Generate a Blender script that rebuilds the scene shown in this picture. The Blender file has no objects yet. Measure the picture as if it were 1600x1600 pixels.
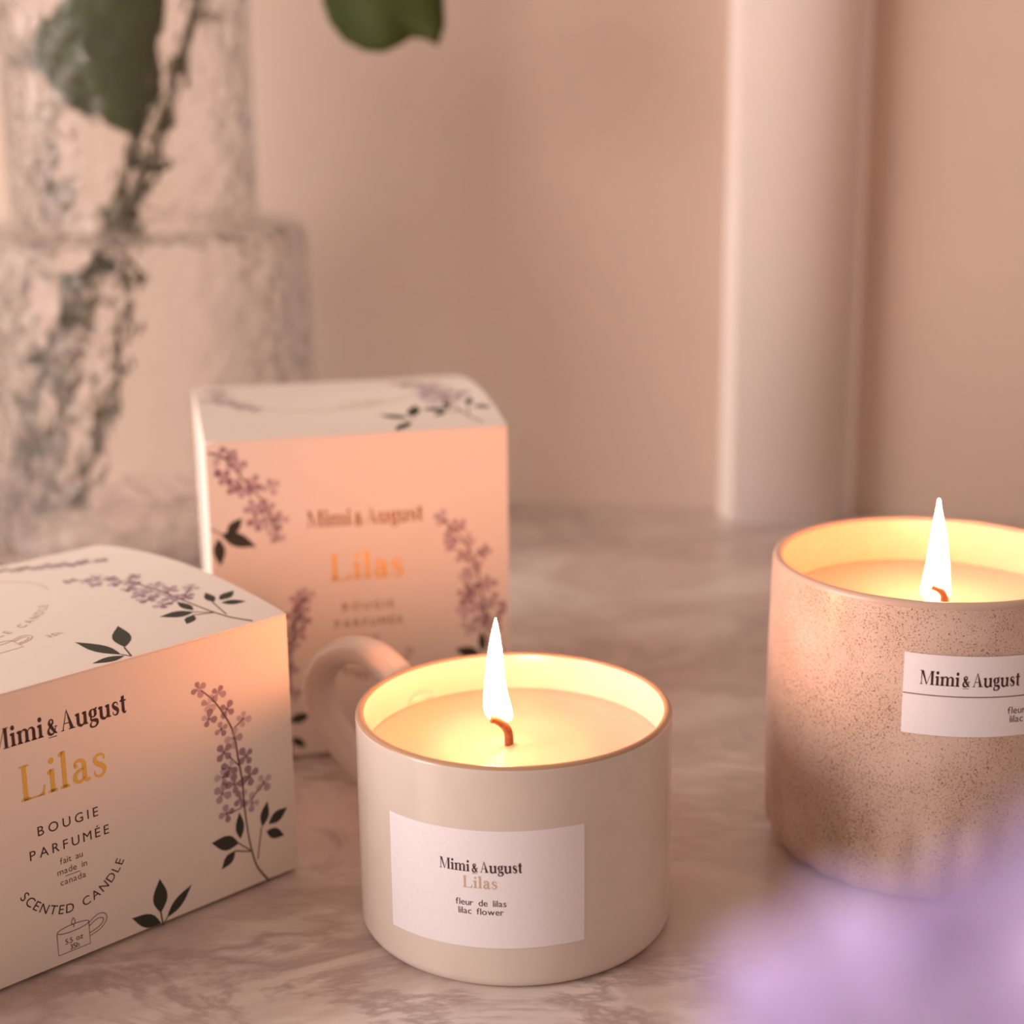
import bpy, math, random
from mathutils import Vector, Matrix, noise

S = bpy.context.scene
COL = S.collection
PI = math.pi

# ------------------------------------------------------------------ camera
CAM = Vector((-0.00274, -0.41911, 0.22632))
YAW, PITCH, ROLL, FPX = 0.00681, 0.25813, 0.0110, 2570.95
_fw = Vector((math.sin(YAW) * math.cos(PITCH), math.cos(YAW) * math.cos(PITCH), -math.sin(PITCH)))
_r0 = Vector((math.cos(YAW), -math.sin(YAW), 0))
_u0 = _r0.cross(_fw)
_rt = _r0 * math.cos(ROLL) - _u0 * math.sin(ROLL)
_up = _r0 * math.sin(ROLL) + _u0 * math.cos(ROLL)
cd = bpy.data.cameras.new('camera')
cam = bpy.data.objects.new('camera', cd)
COL.objects.link(cam)
m = Matrix((_rt, _up, -_fw)).transposed().to_4x4()
m.translation = CAM
cam.matrix_world = m
cd.sensor_width = 36.0
cd.lens = FPX / 1600 * 36.0
cd.clip_start = 0.01
cd.clip_end = 30
cd.dof.use_dof = True
cd.dof.focus_distance = 0.428
cd.dof.aperture_fstop = 7.2
S.camera = cam


def ray(px, py):
    return _fw + _rt * ((px - 800) / FPX) + _up * ((800 - py) / FPX)


def at_y(px, py, y):
    d = ray(px, py)
    return CAM + d * ((y - CAM.y) / d.y)


def at_dist(px, py, dist):
    return CAM + ray(px, py).normalized() * dist


# ------------------------------------------------------------------ world and window light
W = bpy.data.worlds.new('room_ambient')
S.world = W
W.use_nodes = True
bg = W.node_tree.nodes['Background']
bg.inputs['Color'].default_value = (1.0, 0.70, 0.575, 1)
bg.inputs['Strength'].default_value = 0.44

ld = bpy.data.lights.new('window_daylight', 'AREA')
ld.shape = 'RECTANGLE'
ld.size = 1.1
ld.size_y = 1.0
ld.energy = 33
ld.color = (1.0, 0.87, 0.82)
lo = bpy.data.objects.new('window_daylight', ld)
COL.objects.link(lo)
lo.location = (-1.45, -0.36, 0.50)
lo.rotation_euler = (Vector((0.05, 0.25, 0.05)) - Vector(lo.location)).to_track_quat('-Z', 'Y').to_euler()

S.view_settings.view_transform = 'Standard'
S.view_settings.look = 'None'
S.view_settings.gamma = 1.0
S.view_settings.use_curve_mapping = False
S.view_settings.exposure = 0.0


# ------------------------------------------------------------------ materials
def pmat(name, col, rough=0.5, **kw):
    mt = bpy.data.materials.new(name)
    mt.use_nodes = True
    b = mt.node_tree.nodes['Principled BSDF']
    b.inputs['Base Color'].default_value = (*col, 1)
    b.inputs['Roughness'].default_value = rough
    for k, v in kw.items():
        b.inputs[k.replace('_', ' ')].default_value = v
    return mt


def nt(mt):
    t = mt.node_tree
    return t, t.nodes, t.links, t.nodes['Principled BSDF']


def node(t, kind, **kw):
    n = t.nodes.new(kind)
    for k, v in kw.items():
        if k in n.inputs:
            n.inputs[k].default_value = v
        else:
            setattr(n, k, v)
    return n


def ramp(t, stops):
    n = t.nodes.new('ShaderNodeValToRGB')
    e = n.color_ramp.elements
    while len(e) < len(stops):
        e.new(0.5)
    for i, (p, c) in enumerate(stops):
        e[i].position = p
        e[i].color = (*c, 1) if len(c) == 3 else c
    return n


def mix(t, fac, a, b, mode='MIX'):
    n = t.nodes.new('ShaderNodeMix')
    n.data_type = 'RGBA'
    n.blend_type = mode
    for sock, v in ((n.inputs[0], fac), (n.inputs[6], a), (n.inputs[7], b)):
        if isinstance(v, bpy.types.NodeSocket):
            t.links.new(v, sock)
        else:
            sock.default_value = v if not isinstance(v, tuple) else (*v, 1)
    return n.outputs[2]


def grain(mt, scale, amount, dark=0.88, coords='Object', bump=0.0, dist=0.0002):
    """gentle noise in colour, and fine relief"""
    t, ns, ls, b = nt(mt)
    tc = node(t, 'ShaderNodeTexCoord')
    nz = node(t, 'ShaderNodeTexNoise', Scale=scale, Detail=6.0)
    ls.new(tc.outputs[coords], nz.inputs['Vector'])
    c = tuple(b.inputs['Base Color'].default_value)[:3]
    r = ramp(t, [(0.3, tuple(x * dark for x in c)), (0.7, c)])
    ls.new(nz.outputs['Fac'], r.inputs['Fac'])
    ls.new(mix(t, amount, c, r.outputs['Color']), b.inputs['Base Color'])
    if bump:
        bp = node(t, 'ShaderNodeBump', Strength=bump, Distance=dist)
        ls.new(nz.outputs['Fac'], bp.inputs['Height'])
        ls.new(bp.outputs['Normal'], b.inputs['Normal'])
    return mt


M = {}
M['wall'] = grain(pmat('wall_paint', (0.66, 0.52, 0.42), 0.75), 9, 0.5, 0.93, bump=0.15, dist=0.001)
M['trim'] = grain(pmat('white_gloss_paint', (0.88, 0.79, 0.73), 0.35), 14, 0.4, 0.95)


def marble():
    mt = pmat('marble', (0.8, 0.7, 0.65), 0.28)
    t, ns, ls, b = nt(mt)
    tc = node(t, 'ShaderNodeTexCoord')
    mp = node(t, 'ShaderNodeMapping')
    mp.inputs['Rotation'].default_value = (0, 0, 0.45)
    mp.inputs['Scale'].default_value = (1.0, 1.45, 1.0)
    ls.new(tc.outputs['Object'], mp.inputs['Vector'])
    n1 = node(t, 'ShaderNodeTexNoise', Scale=9.0, Detail=8.0, Roughness=0.62, Distortion=0.6)
    n2 = node(t, 'ShaderNodeTexNoise', Scale=15.0, Detail=9.0, Roughness=0.62, Distortion=0.7)
    n3 = node(t, 'ShaderNodeTexNoise', Scale=5.0, Detail=3.0)
    for n in (n1, n2, n3):
        ls.new(mp.outputs['Vector'], n.inputs['Vector'])

    def vein(n, width):
        s = node(t, 'ShaderNodeMath', operation='SUBTRACT')
        s.inputs[1].default_value = 0.5
        ls.new(n.outputs['Fac'], s.inputs[0])
        a = node(t, 'ShaderNodeMath', operation='ABSOLUTE')
        ls.new(s.outputs[0], a.inputs[0])
        r = ramp(t, [(0.0, (1, 1, 1)), (width, (0, 0, 0))])
        ls.new(a.outputs[0], r.inputs['Fac'])
        return r.outputs['Color']
    cloud = ramp(t, [(0.3, (0.56, 0.44, 0.385)), (0.5, (0.71, 0.60, 0.545)), (0.72, (0.81, 0.735, 0.69))])
    ls.new(n1.outputs['Fac'], cloud.inputs['Fac'])
    patch = ramp(t, [(0.44, (0.05, 0.05, 0.05)), (0.58, (1, 1, 1))])
    ls.new(n3.outputs['Fac'], patch.inputs['Fac'])
    v2 = node(t, 'ShaderNodeMath', operation='MULTIPLY')
    ls.new(vein(n2, 0.05), v2.inputs[0])
    ls.new(patch.outputs['Color'], v2.inputs[1])
    v2b = node(t, 'ShaderNodeMath', operation='MULTIPLY')
    ls.new(v2.outputs[0], v2b.inputs[0])
    v2b.inputs[1].default_value = 0.66
    c = mix(t, v2b.outputs[0], cloud.outputs['Color'], (0.30, 0.19, 0.165))
    v1 = node(t, 'ShaderNodeMath', operation='MULTIPLY')
    ls.new(vein(n1, 0.06), v1.inputs[0])
    v1.inputs[1].default_value = 0.45
    c = mix(t, v1.outputs[0], c, (0.42, 0.30, 0.27))
    ls.new(c, b.inputs['Base Color'])
    return mt


M['marble'] = marble()
M['paper'] = grain(pmat('white_card', (0.86, 0.77, 0.69), 0.55), 60, 0.4, 0.97)
M['label'] = grain(pmat('label_paper', (0.90, 0.86, 0.90), 0.6), 900, 0.5, 0.93, bump=0.3, dist=0.0001)
M['ceramic'] = pmat('cream_glaze', (0.74, 0.645, 0.575), 0.16, Subsurface_Weight=0.12, Subsurface_Scale=0.004)
M['ceramic'].node_tree.nodes['Principled BSDF'].inputs['Subsurface Radius'].default_value = (1, 0.6, 0.35)
grain(M['ceramic'], 130, 0.6, 0.94)
M['rim'] = pmat('bare_rim', (0.50, 0.31, 0.19), 0.3)
M['wax'] = pmat('soy_wax', (0.66, 0.49, 0.41), 0.22, Subsurface_Weight=0.75, Subsurface_Scale=0.006)
M['wax'].node_tree.nodes['Principled BSDF'].inputs['Subsurface Radius'].default_value = (1.0, 0.62, 0.36)
M['cup_rim'] = pmat('stoneware_rim', (0.58, 0.41, 0.32), 0.3)
M['wick'] = grain(pmat('burnt_wick', (0.30, 0.14, 0.065), 0.9), 900, 0.8, 0.4)
M['ink'] = pmat('dark_print', (0.05, 0.012, 0.010), 0.5)
M['ink_soft'] = pmat('thin_print', (0.16, 0.085, 0.07), 0.5)
M['ink_glow'] = pmat('glow_tinted_print', (0.22, 0.10, 0.04), 0.4, Metallic=0.3)  # back carton's dark ink, with the candle glow over it painted into the colour
M['gold'] = pmat('gold_foil', (0.86, 0.52, 0.11), 0.32, Metallic=0.55)
M['gold_pale'] = pmat('pale_gold_print', (0.60, 0.44, 0.28), 0.45)
M['petal_a'] = pmat('lavender_print', (0.47, 0.33, 0.39), 0.6)
M['petal_b'] = pmat('mauve_print', (0.36, 0.23, 0.28), 0.6)
M['petal_c'] = pmat('lilac_wash_print', (0.58, 0.45, 0.48), 0.6)
M['twig'] = pmat('twig_print', (0.15, 0.08, 0.06), 0.6)
M['leafprint'] = pmat('leaf_print', (0.032, 0.035, 0.024), 0.6)


def speckled():
    mt = pmat('speckled_stoneware', (0.6, 0.42, 0.33), 0.3)
    t, ns, ls, b = nt(mt)
    tc = node(t, 'ShaderNodeTexCoord')
    nz = node(t, 'ShaderNodeTexNoise', Scale=2300.0, Detail=4.0, Roughness=0.6)
    big = node(t, 'ShaderNodeTexNoise', Scale=45.0, Detail=4.0)
    for n in (nz, big):
        ls.new(tc.outputs['Object'], n.inputs['Vector'])
    ad = node(t, 'ShaderNodeMath', operation='MULTIPLY_ADD')
    ls.new(big.outputs['Fac'], ad.inputs[0])
    ad.inputs[1].default_value = 0.16
    ls.new(nz.outputs['Fac'], ad.inputs[2])
    r = ramp(t, [(0.625, (0, 0, 0)), (0.73, (1, 1, 1))])
    ls.new(ad.outputs[0], r.inputs['Fac'])
    base = ramp(t, [(0.35, (0.70, 0.53, 0.44)), (0.7, (0.60, 0.43, 0.34))])
    ls.new(big.outputs['Fac'], base.inputs['Fac'])
    ls.new(mix(t, r.outputs['Color'], base.outputs['Color'], (0.19, 0.085, 0.045)), b.inputs['Base Color'])
    return mt


M['stoneware'] = speckled()
M['stoneware_in'] = grain(pmat('stoneware_glaze_inside', (0.64, 0.50, 0.38), 0.3), 700, 0.6, 0.75)


def flame_mat(strength):
    mt = bpy.data.materials.new('flame_glow')
    mt.use_nodes = True
    t = mt.node_tree
    t.nodes.clear()
    o = node(t, 'ShaderNodeOutputMaterial')
    e = node(t, 'ShaderNodeEmission', Strength=strength)
    e.inputs['Color'].default_value = (1.0, 0.315, 0.125, 1)
    tc = node(t, 'ShaderNodeTexCoord')
    sx = node(t, 'ShaderNodeSeparateXYZ')
    t.links.new(tc.outputs['Generated'], sx.inputs[0])
    rp = node(t, 'ShaderNodeMapRange')          # a flame is dim round the wick and brightest above it
    rp.inputs[1].default_value = 0.02
    rp.inputs[2].default_value = 0.40
    rp.inputs[3].default_value = strength * 0.10
    rp.inputs[4].default_value = strength
    t.links.new(sx.outputs[2], rp.inputs[0])
    t.links.new(rp.outputs[0], e.inputs['Strength'])
    tr = node(t, 'ShaderNodeBsdfTransparent')
    a = node(t, 'ShaderNodeAddShader')
    t.links.new(e.outputs[0], a.inputs[0])
    t.links.new(tr.outputs[0], a.inputs[1])
    t.links.new(a.outputs[0], o.inputs['Surface'])
    return mt


M['flame'] = flame_mat(92)


def glass_mat():
    mt = bpy.data.materials.new('bubbled_glass')
    mt.use_nodes = True
    t, ns, ls, b = nt(mt)
    b.inputs['Base Color'].default_value = (0.97, 0.95, 0.94, 1)
    b.inputs['Roughness'].default_value = 0.03
    b.inputs['IOR'].default_value = 1.10
    b.inputs['Transmission Weight'].default_value = 1.0
    tc = node(t, 'ShaderNodeTexCoord')
    n1 = node(t, 'ShaderNodeTexNoise', Scale=110.0, Detail=2.0)
    v1 = node(t, 'ShaderNodeTexVoronoi', Scale=210.0)
    for n in (n1, v1):
        ls.new(tc.outputs['Object'], n.inputs['Vector'])
    b1 = node(t, 'ShaderNodeBump', Strength=1.0, Distance=0.006)
    ls.new(n1.outputs['Fac'], b1.inputs['Height'])
    b2 = node(t, 'ShaderNodeBump', Strength=0.25, Distance=0.0010)
    ls.new(v1.outputs['Distance'], b2.inputs['Height'])
    ls.new(b1.outputs['Normal'], b2.inputs['Normal'])
    ls.new(b2.outputs['Normal'], b.inputs['Normal'])
    o = [n for n in ns if n.type == 'OUTPUT_MATERIAL'][0]
    haze = node(t, 'ShaderNodeBsdfDiffuse')
    haze.inputs['Color'].default_value = (0.82, 0.76, 0.74, 1)
    hz2 = node(t, 'ShaderNodeBsdfTranslucent')
    hz2.inputs['Color'].default_value = (0.82, 0.76, 0.74, 1)
    m1 = node(t, 'ShaderNodeMixShader', Fac=0.5)
    ls.new(haze.outputs[0], m1.inputs[1])
    ls.new(hz2.outputs[0], m1.inputs[2])
    gl = node(t, 'ShaderNodeBsdfGlossy', Roughness=0.05)
    ls.new(b2.outputs['Normal'], gl.inputs['Normal'])
    fr = node(t, 'ShaderNodeFresnel', IOR=1.5)
    ls.new(b2.outputs['Normal'], fr.inputs['Normal'])
    m0 = node(t, 'ShaderNodeMixShader')
    fk = node(t, 'ShaderNodeMath', operation='MULTIPLY')
    ls.new(fr.outputs[0], fk.inputs[0])
    fk.inputs[1].default_value = 0.18
    ls.new(fk.outputs[0], m0.inputs[0])
    ls.new(b.outputs[0], m0.inputs[1])
    ls.new(gl.outputs[0], m0.inputs[2])
    m2 = node(t, 'ShaderNodeMixShader', Fac=0.035)
    ls.new(m0.outputs[0], m2.inputs[1])
    ls.new(m1.outputs[0], m2.inputs[2])
    ls.new(m2.outputs[0], o.inputs['Surface'])
    return mt


M['glass'] = glass_mat()
M['leaf'] = grain(pmat('lilac_leaf', (0.050, 0.072, 0.010), 0.65, Specular_IOR_Level=0.25), 45, 0.8, 0.5)
M['stem'] = grain(pmat('green_brown_stem', (0.10, 0.085, 0.035), 0.7), 200, 0.8, 0.5)
M['floret'] = grain(pmat('lilac_petal', (0.73, 0.59, 0.97), 0.6, Subsurface_Weight=0.3, Subsurface_Scale=0.003), 160, 0.9, 0.72)
M['floret_eye'] = pmat('lilac_throat', (0.55, 0.28, 0.60), 0.6)


# ------------------------------------------------------------------ mesh helpers
def build(name, verts, faces, mats, parent=None, smooth=False, mi=None):
    me = bpy.data.meshes.new(name)
    me.from_pydata([tuple(v) for v in verts], [], faces)
    if not isinstance(mats, (list, tuple)):
        mats = [mats]
    for x in mats:
        me.materials.append(x)
    if mi:
        me.polygons.foreach_set('material_index', mi)
    if smooth:
        me.polygons.foreach_set('use_smooth', [True] * len(me.polygons))
    me.update()
    o = bpy.data.objects.new(name, me)
    COL.objects.link(o)
    o.parent = parent
    return o


def thing(name, label, cat, loc=(0, 0, 0), rz=0.0, group=None):
    o = bpy.data.objects.new(name, None)
    o.empty_display_size = 0.02
    COL.objects.link(o)
    o.location = loc
    o.rotation_euler = (0, 0, rz)
    o['label'] = label
    o['category'] = cat
    if group:
        o['group'] = group
    return o


def lathe(profile, n=96, rfun=None):
    """profile: list of (r, z) from bottom axis to top/inner axis; r == 0 makes a pole"""
    V, F, rows = [], [], []
    for r, z in profile:
        if r <= 1e-6:
            rows.append([len(V)])
            V.append((0, 0, z))
        else:
            rows.append(list(range(len(V), len(V) + n)))
            for k in range(n):
                a = 2 * PI * k / n
                q = r * (rfun(z, a, r) if rfun else 1.0)
                V.append((q * math.cos(a), q * math.sin(a), z))
    for A, B in zip(rows, rows[1:]):
        for k in range(n):
            k2 = (k + 1) % n
            if len(A) == 1:
                F.append((A[0], B[k2], B[k]))
            elif len(B) == 1:
                F.append((A[k], A[k2], B[0]))
            else:
                F.append((A[k], A[k2], B[k2], B[k]))
    return V, F


def arc(cx, cz, r, a0, a1, n):
    return [(cx + r * math.cos(math.radians(a0 + (a1 - a0) * i / n)),
             cz + r * math.sin(math.radians(a0 + (a1 - a0) * i / n))) for i in range(n + 1)]


def catmull(pts, sub=6):
    pts = [Vector(q) for q in pts]
    out = []
    for i in range(len(pts) - 1):
        p0 = pts[max(i - 1, 0)]
        p1, p2 = pts[i], pts[i + 1]
        p3 = pts[min(i + 2, len(pts) - 1)]
        for k in range(sub):
            t = k / sub
            out.append(0.5 * ((2 * p1) + (p2 - p0) * t + (2 * p0 - 5 * p1 + 4 * p2 - p3) * t * t + (3 * p1 - p0 - 3 * p2 + p3) * t ** 3))
    out.append(pts[-1])
    return out


def tube(path, radii, n=10, flat=1.0, ref=None, caps=True):
    """sweep; flat scales the radius along the binormal; ref = fixed side vector"""
    path = [Vector(q) for q in path]
    if not isinstance(radii, (list, tuple)):
        radii = [radii] * len(path)
    V, F = [], []
    side = None
    for i, q in enumerate(path):
        tan = (path[min(i + 1, len(path) - 1)] - path[max(i - 1, 0)]).normalized()
        if ref is not None:
            b = Vector(ref)
        else:
            if side is None:
                side = tan.orthogonal()
            side = (side - tan * side.dot(tan)).normalized()
            b = side
        b = (b - tan * b.dot(tan)).normalized()
        c = tan.cross(b)
        for k in range(n):
            a = 2 * PI * k / n
            V.append(q + (b * math.cos(a) * flat + c * math.sin(a)) * radii[i])
    for i in range(len(path) - 1):
        for k in range(n):
            k2 = (k + 1) % n
            F.append((i * n + k, i * n + k2, (i + 1) * n + k2, (i + 1) * n + k))
    if caps:
        F.append(tuple(range(n - 1, -1, -1)))
        F.append(tuple(range((len(path) - 1) * n, len(path) * n)))
    return V, F


class Art:
    """flat print collected in 2-D millimetres, then laid on a surface"""

    def __init__(self):
        self.V, self.F, self.MI, self.mats = [], [], [], []

    def add(self, pts, faces, mat):
        if mat not in self.mats:
            self.mats.append(mat)
        k = self.mats.index(mat)
        n = len(self.V)
        self.V += [tuple(q) for q in pts]
        for f in faces:
            self.F.append(tuple(n + i for i in f))
            self.MI.append(k)

    def stroke(self, pts, w, mat, smooth=True):
        """w: one width or a list of widths"""
        if smooth and len(pts) > 2:
            ws = w if isinstance(w, (list, tuple)) else [w] * len(pts)
            P3 = catmull([(x, y, ww) for (x, y), ww in zip(pts, ws)], 6)
            pts = [(q.x, q.y) for q in P3]
            ws = [q.z for q in P3]
        else:
            ws = w if isinstance(w, (list, tuple)) else [w] * len(pts)
        L = []
        for i, (x, y) in enumerate(pts):
            a, b = pts[max(i - 1, 0)], pts[min(i + 1, len(pts) - 1)]
            dx, dy = b[0] - a[0], b[1] - a[1]
            s = math.hypot(dx, dy) or 1
            nx, ny = -dy / s * ws[i] / 2, dx / s * ws[i] / 2
            L += [(x + nx, y + ny), (x - nx, y - ny)]
        self.add(L, [(2 * i + 1, 2 * i + 3, 2 * i + 2, 2 * i) for i in range(len(pts) - 1)], mat)

    def disc(self, x, y, r, mat, n=10, sx=1.0):
        self.add([(x + sx * r * math.cos(2 * PI * k / n), y + r * math.sin(2 * PI * k / n)) for k in range(n)], [tuple(range(n))], mat)

    def poly(self, pts, mat):
        self.add(pts, [tuple(range(len(pts)))], mat)

    def leaf(self, a, b, w, mat):
        ax, ay = a
        dx, dy = b[0] - ax, b[1] - ay
        s = math.hypot(dx, dy)
        tx, ty = dx / s, dy / s
        prof = [(0, 0), (.12, .42), (.28, .85), (.42, 1.0), (.58, .92), (.74, .62), (.88, .27), (1, 0)]
        up = [(ax + dx * t - ty * w / 2 * q, ay + dy * t + tx * w / 2 * q) for t, q in prof]
        dn = [(ax + dx * t + ty * w / 2 * q, ay + dy * t - tx * w / 2 * q) for t, q in prof[1:-1]]
        pts = up + dn[::-1]
        self.poly(pts[::-1], mat)

    def petal(self, x, y, a, L, w, mat):
        ca, sa = math.cos(a), math.sin(a)
        prof = [(.06, .12), (.3, .55), (.55, .92), (.75, 1.0), (.9, .72), (1, .25)]
        up = [(x + L * t * ca - w / 2 * q * sa, y + L * t * sa + w / 2 * q * ca) for t, q in prof]
        dn = [(x + L * t * ca + w / 2 * q * sa, y + L * t * sa - w / 2 * q * ca) for t, q in prof]
        self.poly((up + dn[::-1])[::-1], mat)

    def build(self, name, parent, lay, base=None):
        return build(name, [lay(*(q)) for q in self.V], self.F, self.mats, parent, mi=self.MI)

    def merge(self, other, f):
        for fa, k in zip(other.F, other.MI):
            pass
        n = len(self.V)
        self.V += [f(*q) for q in other.V]
        for fa, k in zip(other.F, other.MI):
            mt = other.mats[k]
            if mt not in self.mats:
                self.mats.append(mt)
            self.F.append(tuple(n + i for i in fa))
            self.MI.append(self.mats.index(mt))


# ------------------------------------------------------------------ lettering
_sans = {}


def sans_glyph(ch):
    if ch in _sans:
        return _sans[ch]
    cu = bpy.data.curves.new('glyph', 'FONT')
    cu.body = ch
    cu.size = 1.0
    cu.resolution_u = 4
    cu.fill_mode = 'FRONT'
    ob = bpy.data.objects.new('glyph', cu)
    COL.objects.link(ob)
    dg = bpy.context.evaluated_depsgraph_get()
    me = ob.evaluated_get(dg).to_mesh()
    V = [(v.co.x, v.co.y) for v in me.vertices]
    F = [tuple(q.vertices) for q in me.polygons]
    ob.evaluated_get(dg).to_mesh_clear()
    bpy.data.objects.remove(ob)
    bpy.data.curves.remove(cu)
    x0 = min(v[0] for v in V)
    x1 = max(v[0] for v in V)
    _sans[ch] = ([(x - x0, y) for x, y in V], F, x1 - x0)
    return _sans[ch]


CAP = max(v[1] for v in sans_glyph('H')[0])


def sans(art, text, x, y, cap, mat, track=0.12, align='c', width=None, circle=None, stretch=1.0):
    """cap = capital height in mm; circle = (cx, cy, r) sets the words on the lower arc of a circle"""
    k = cap / CAP
    tr = track * cap / 0.7

    def run(tr):
        pos, c = [], 0.0
        for ch in text:
            if ch == ' ':
                c += cap * 0.55 + tr
                continue
            g = sans_glyph(ch)
            pos.append((ch, c))
            c += g[2] * k * stretch + tr
        return pos, c - tr
    pos, tot = run(tr)
    if width and len(text) > 1:
        tr += (width - tot) / (len(text) - 1)
        pos, tot = run(tr)
    x0 = x - (tot / 2 if align == 'c' else tot if align == 'r' else 0)
    for ch, c in pos:
        V, F, w = sans_glyph(ch)
        w = w * k * stretch
        if circle:
            cx, cy, r = circle
            mid = c + w / 2 - tot / 2
            a = mid / r
            P = []
            for vx, vy in V:
                lx, ly = vx * k * stretch - w / 2, vy * k
                P.append((cx + (r - ly) * math.sin(a) + lx * math.cos(a), cy - (r - ly) * math.cos(a) + lx * math.sin(a)))
        else:
            P = [(x0 + c + vx * k * stretch, y + vy * k) for vx, vy in V]
        art.add(P, F, mat)
    return tot


XH, CH, AS = 0.46, 0.70, 0.74


def serif_glyph(ch, T, H, mat):
    """high contrast book face drawn from strokes; returns (Art, advance)"""
    a = Art()

    def stem(x, y0, y1, foot=True, head=True, w=T):
        a.poly([(x, y0), (x + w, y0), (x + w, y1), (x, y1)], mat)
        if foot:
            a.poly([(x - .055, y0), (x + w + .055, y0), (x + w + .055, y0 + H), (x + w, y0 + H * 2), (x, y0 + H * 2), (x - .055, y0 + H)], mat)
        if head:
            a.poly([(x - .06, y1 - H * 2.2), (x, y1 - H * 3), (x + w * .6, y1), (x, y1), (x - .06, y1 - H)], mat)
    if ch == 'i':
        stem(.06, 0, XH)
        a.disc(.06 + T / 2, .625, T * .62, mat, 12)
        return a, .12 + T
    if ch == 'l':
        stem(.06, 0, AS)
        return a, .12 + T
    if ch == 'L':
        stem(.07, 0, CH, True, False)
        a.poly([(.015, CH - H), (.07 + T + .06, CH - H), (.07 + T + .06, CH), (.015, CH)], mat)
        a.poly([(.07, 0), (.52, 0), (.52, H), (.07, H)], mat)
        a.poly([(.36, 0), (.53, 0), (.555, .20), (.53, .20), (.48, .07)], mat)
        return a, .56
    if ch == 'm':
        x1, x2, x3 = .06, .06 + T + .17, .06 + 2 * (T + .17)
        stem(x1, 0, XH)
        for p, q in ((x1, x2), (x2, x3)):
            a.stroke([(p + T * .8, XH - .12), (p + T + .05, XH - .03), (q - .01, XH - .015), (q + T * .45, XH - .09), (q + T / 2, XH - .2)], [H, H * 1.4, H * 2.4, T * .9, T], mat)
            stem(q, 0, XH - .18, True, False)
        return a, x3 + T + .06
    if ch == 'u':
        x1, x2 = .06, .06 + T + .19
        stem(x1, .12, XH, False, True)
        a.stroke([(x1 + T / 2, .16), (x1 + T * .6, .07), (x1 + T + .05, .01), (x2 - .04, .03), (x2 + .01, .12)], [T, T * .9, H * 3, H * 1.6, H], mat)
        stem(x2, 0, XH, False, True)
        a.poly([(x2 + T, 0), (x2 + T + .05, 0), (x2 + T + .05, H), (x2 + T, H * 2)], mat)
        return a, x2 + T + .07
    if ch == 'a':
        s = T / .11
        a.disc(.105, .355, .05 * s, mat, 10)
        a.stroke([(.07, .36), (.10, .43), (.19, .455), (.275, .41), (.295, .33), (.295, .12), (.315, .04), (.37, .02), (.41, .05)],
                 [H, H * 1.5, H * 2, T * .8, T, T, T * .8, H * 2, H], mat)
        a.stroke([(.29, .275), (.18, .25), (.09, .19), (.075, .10), (.13, .03), (.21, .03), (.29, .10)], [H, H * 2, T * .85, T, T * .7, H * 2, H], mat)
        return a, .42
    if ch == 's':
        a.stroke([(.285, .33), (.275, .41), (.19, .452), (.10, .42), (.075, .345), (.13, .275), (.23, .21), (.285, .14), (.25, .04), (.16, .008), (.07, .05), (.05, .14)],
                 [H, H * 1.2, H * 1.6, T * .6, T * .85, T, T * 1.05, T * .9, T * .6, H * 1.6, H * 1.2, H], mat)
        return a, .35
    if ch == 't':
        stem(.09, .08, .60, False, False)
        a.stroke([(.09 + T / 2, .12), (.10 + T * .6, .04), (.15 + T * .6, .012), (.23 + T * .5, .05)], [T, T * .8, H * 2.2, H], mat)
        a.poly([(.02, XH - H * 1.6), (.31, XH - H * 1.6), (.31, XH), (.02, XH)], mat)
        a.poly([(.02, XH - H), (.09, XH - H), (.09 + T, .62), (.09 + T * .7, .62)], mat)
        return a, .33
    if ch == 'g':
        n = 20
        cx, cy = .19, .31
        a.stroke([(cx + .125 * math.cos(2 * PI * k / n), cy + .135 * math.sin(2 * PI * k / n)) for k in range(n + 1)],
                 [H + (T - H) * abs(math.cos(2 * PI * k / n)) ** 1.4 for k in range(n + 1)], mat, False)
        a.stroke([(.12, .19), (.085, .13), (.12, .075), (.25, .055), (.36, .02), (.38, -.07), (.30, -.155), (.18, -.175), (.07, -.135), (.06, -.06), (.13, .02)],
                 [H * 1.5, T * .5, T * .6, T * .8, T, T * .8, H * 2, H * 1.5, T * .6, T * .5, H], mat)
        a.stroke([(.28, .40), (.33, .455), (.39, .45)], [H, H * 1.5, T * .6], mat)
        return a, .42
    if ch == 'A':
        a.poly([(.055, 0), (.055 + H * 1.2, 0), (.30, CH * .93), (.285, CH)], mat)
        a.poly([(.42, 0), (.42 + T * 1.25, 0), (.30, CH), (.28, CH)], mat)
        a.poly([(.15, .22), (.44, .22), (.43, .22 + H), (.16, .22 + H)], mat)
        a.poly([(0, 0), (.14, 0), (.14, H), (0, H)], mat)
        a.poly([(.35, 0), (.42 + T * 1.25 + .06, 0), (.42 + T * 1.25 + .06, H), (.35, H)], mat)
        return a, .46 + T * 1.25
    if ch == 'M':
        a.poly([(.075, 0), (.075 + H * 1.3, 0), (.075 + H * 1.3, CH), (.075, CH)], mat)
        a.poly([(.06, CH), (.06 + T * 1.05, CH), (.42, .06), (.385, 0)], mat)
        a.poly([(.385, 0), (.41, 0), (.70, CH), (.67, CH)], mat)
        a.poly([(.66, 0), (.66 + T, 0), (.66 + T, CH), (.66, CH)], mat)
        for x0, x1, y in ((0, .17, 0), (.60, .66 + T + .06, 0), (0, .12, CH - H), (.62, .66 + T + .06, CH - H)):
            a.poly([(x0, y), (x1, y), (x1, y + H), (x0, y + H)], mat)
        return a, .74 + T
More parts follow.
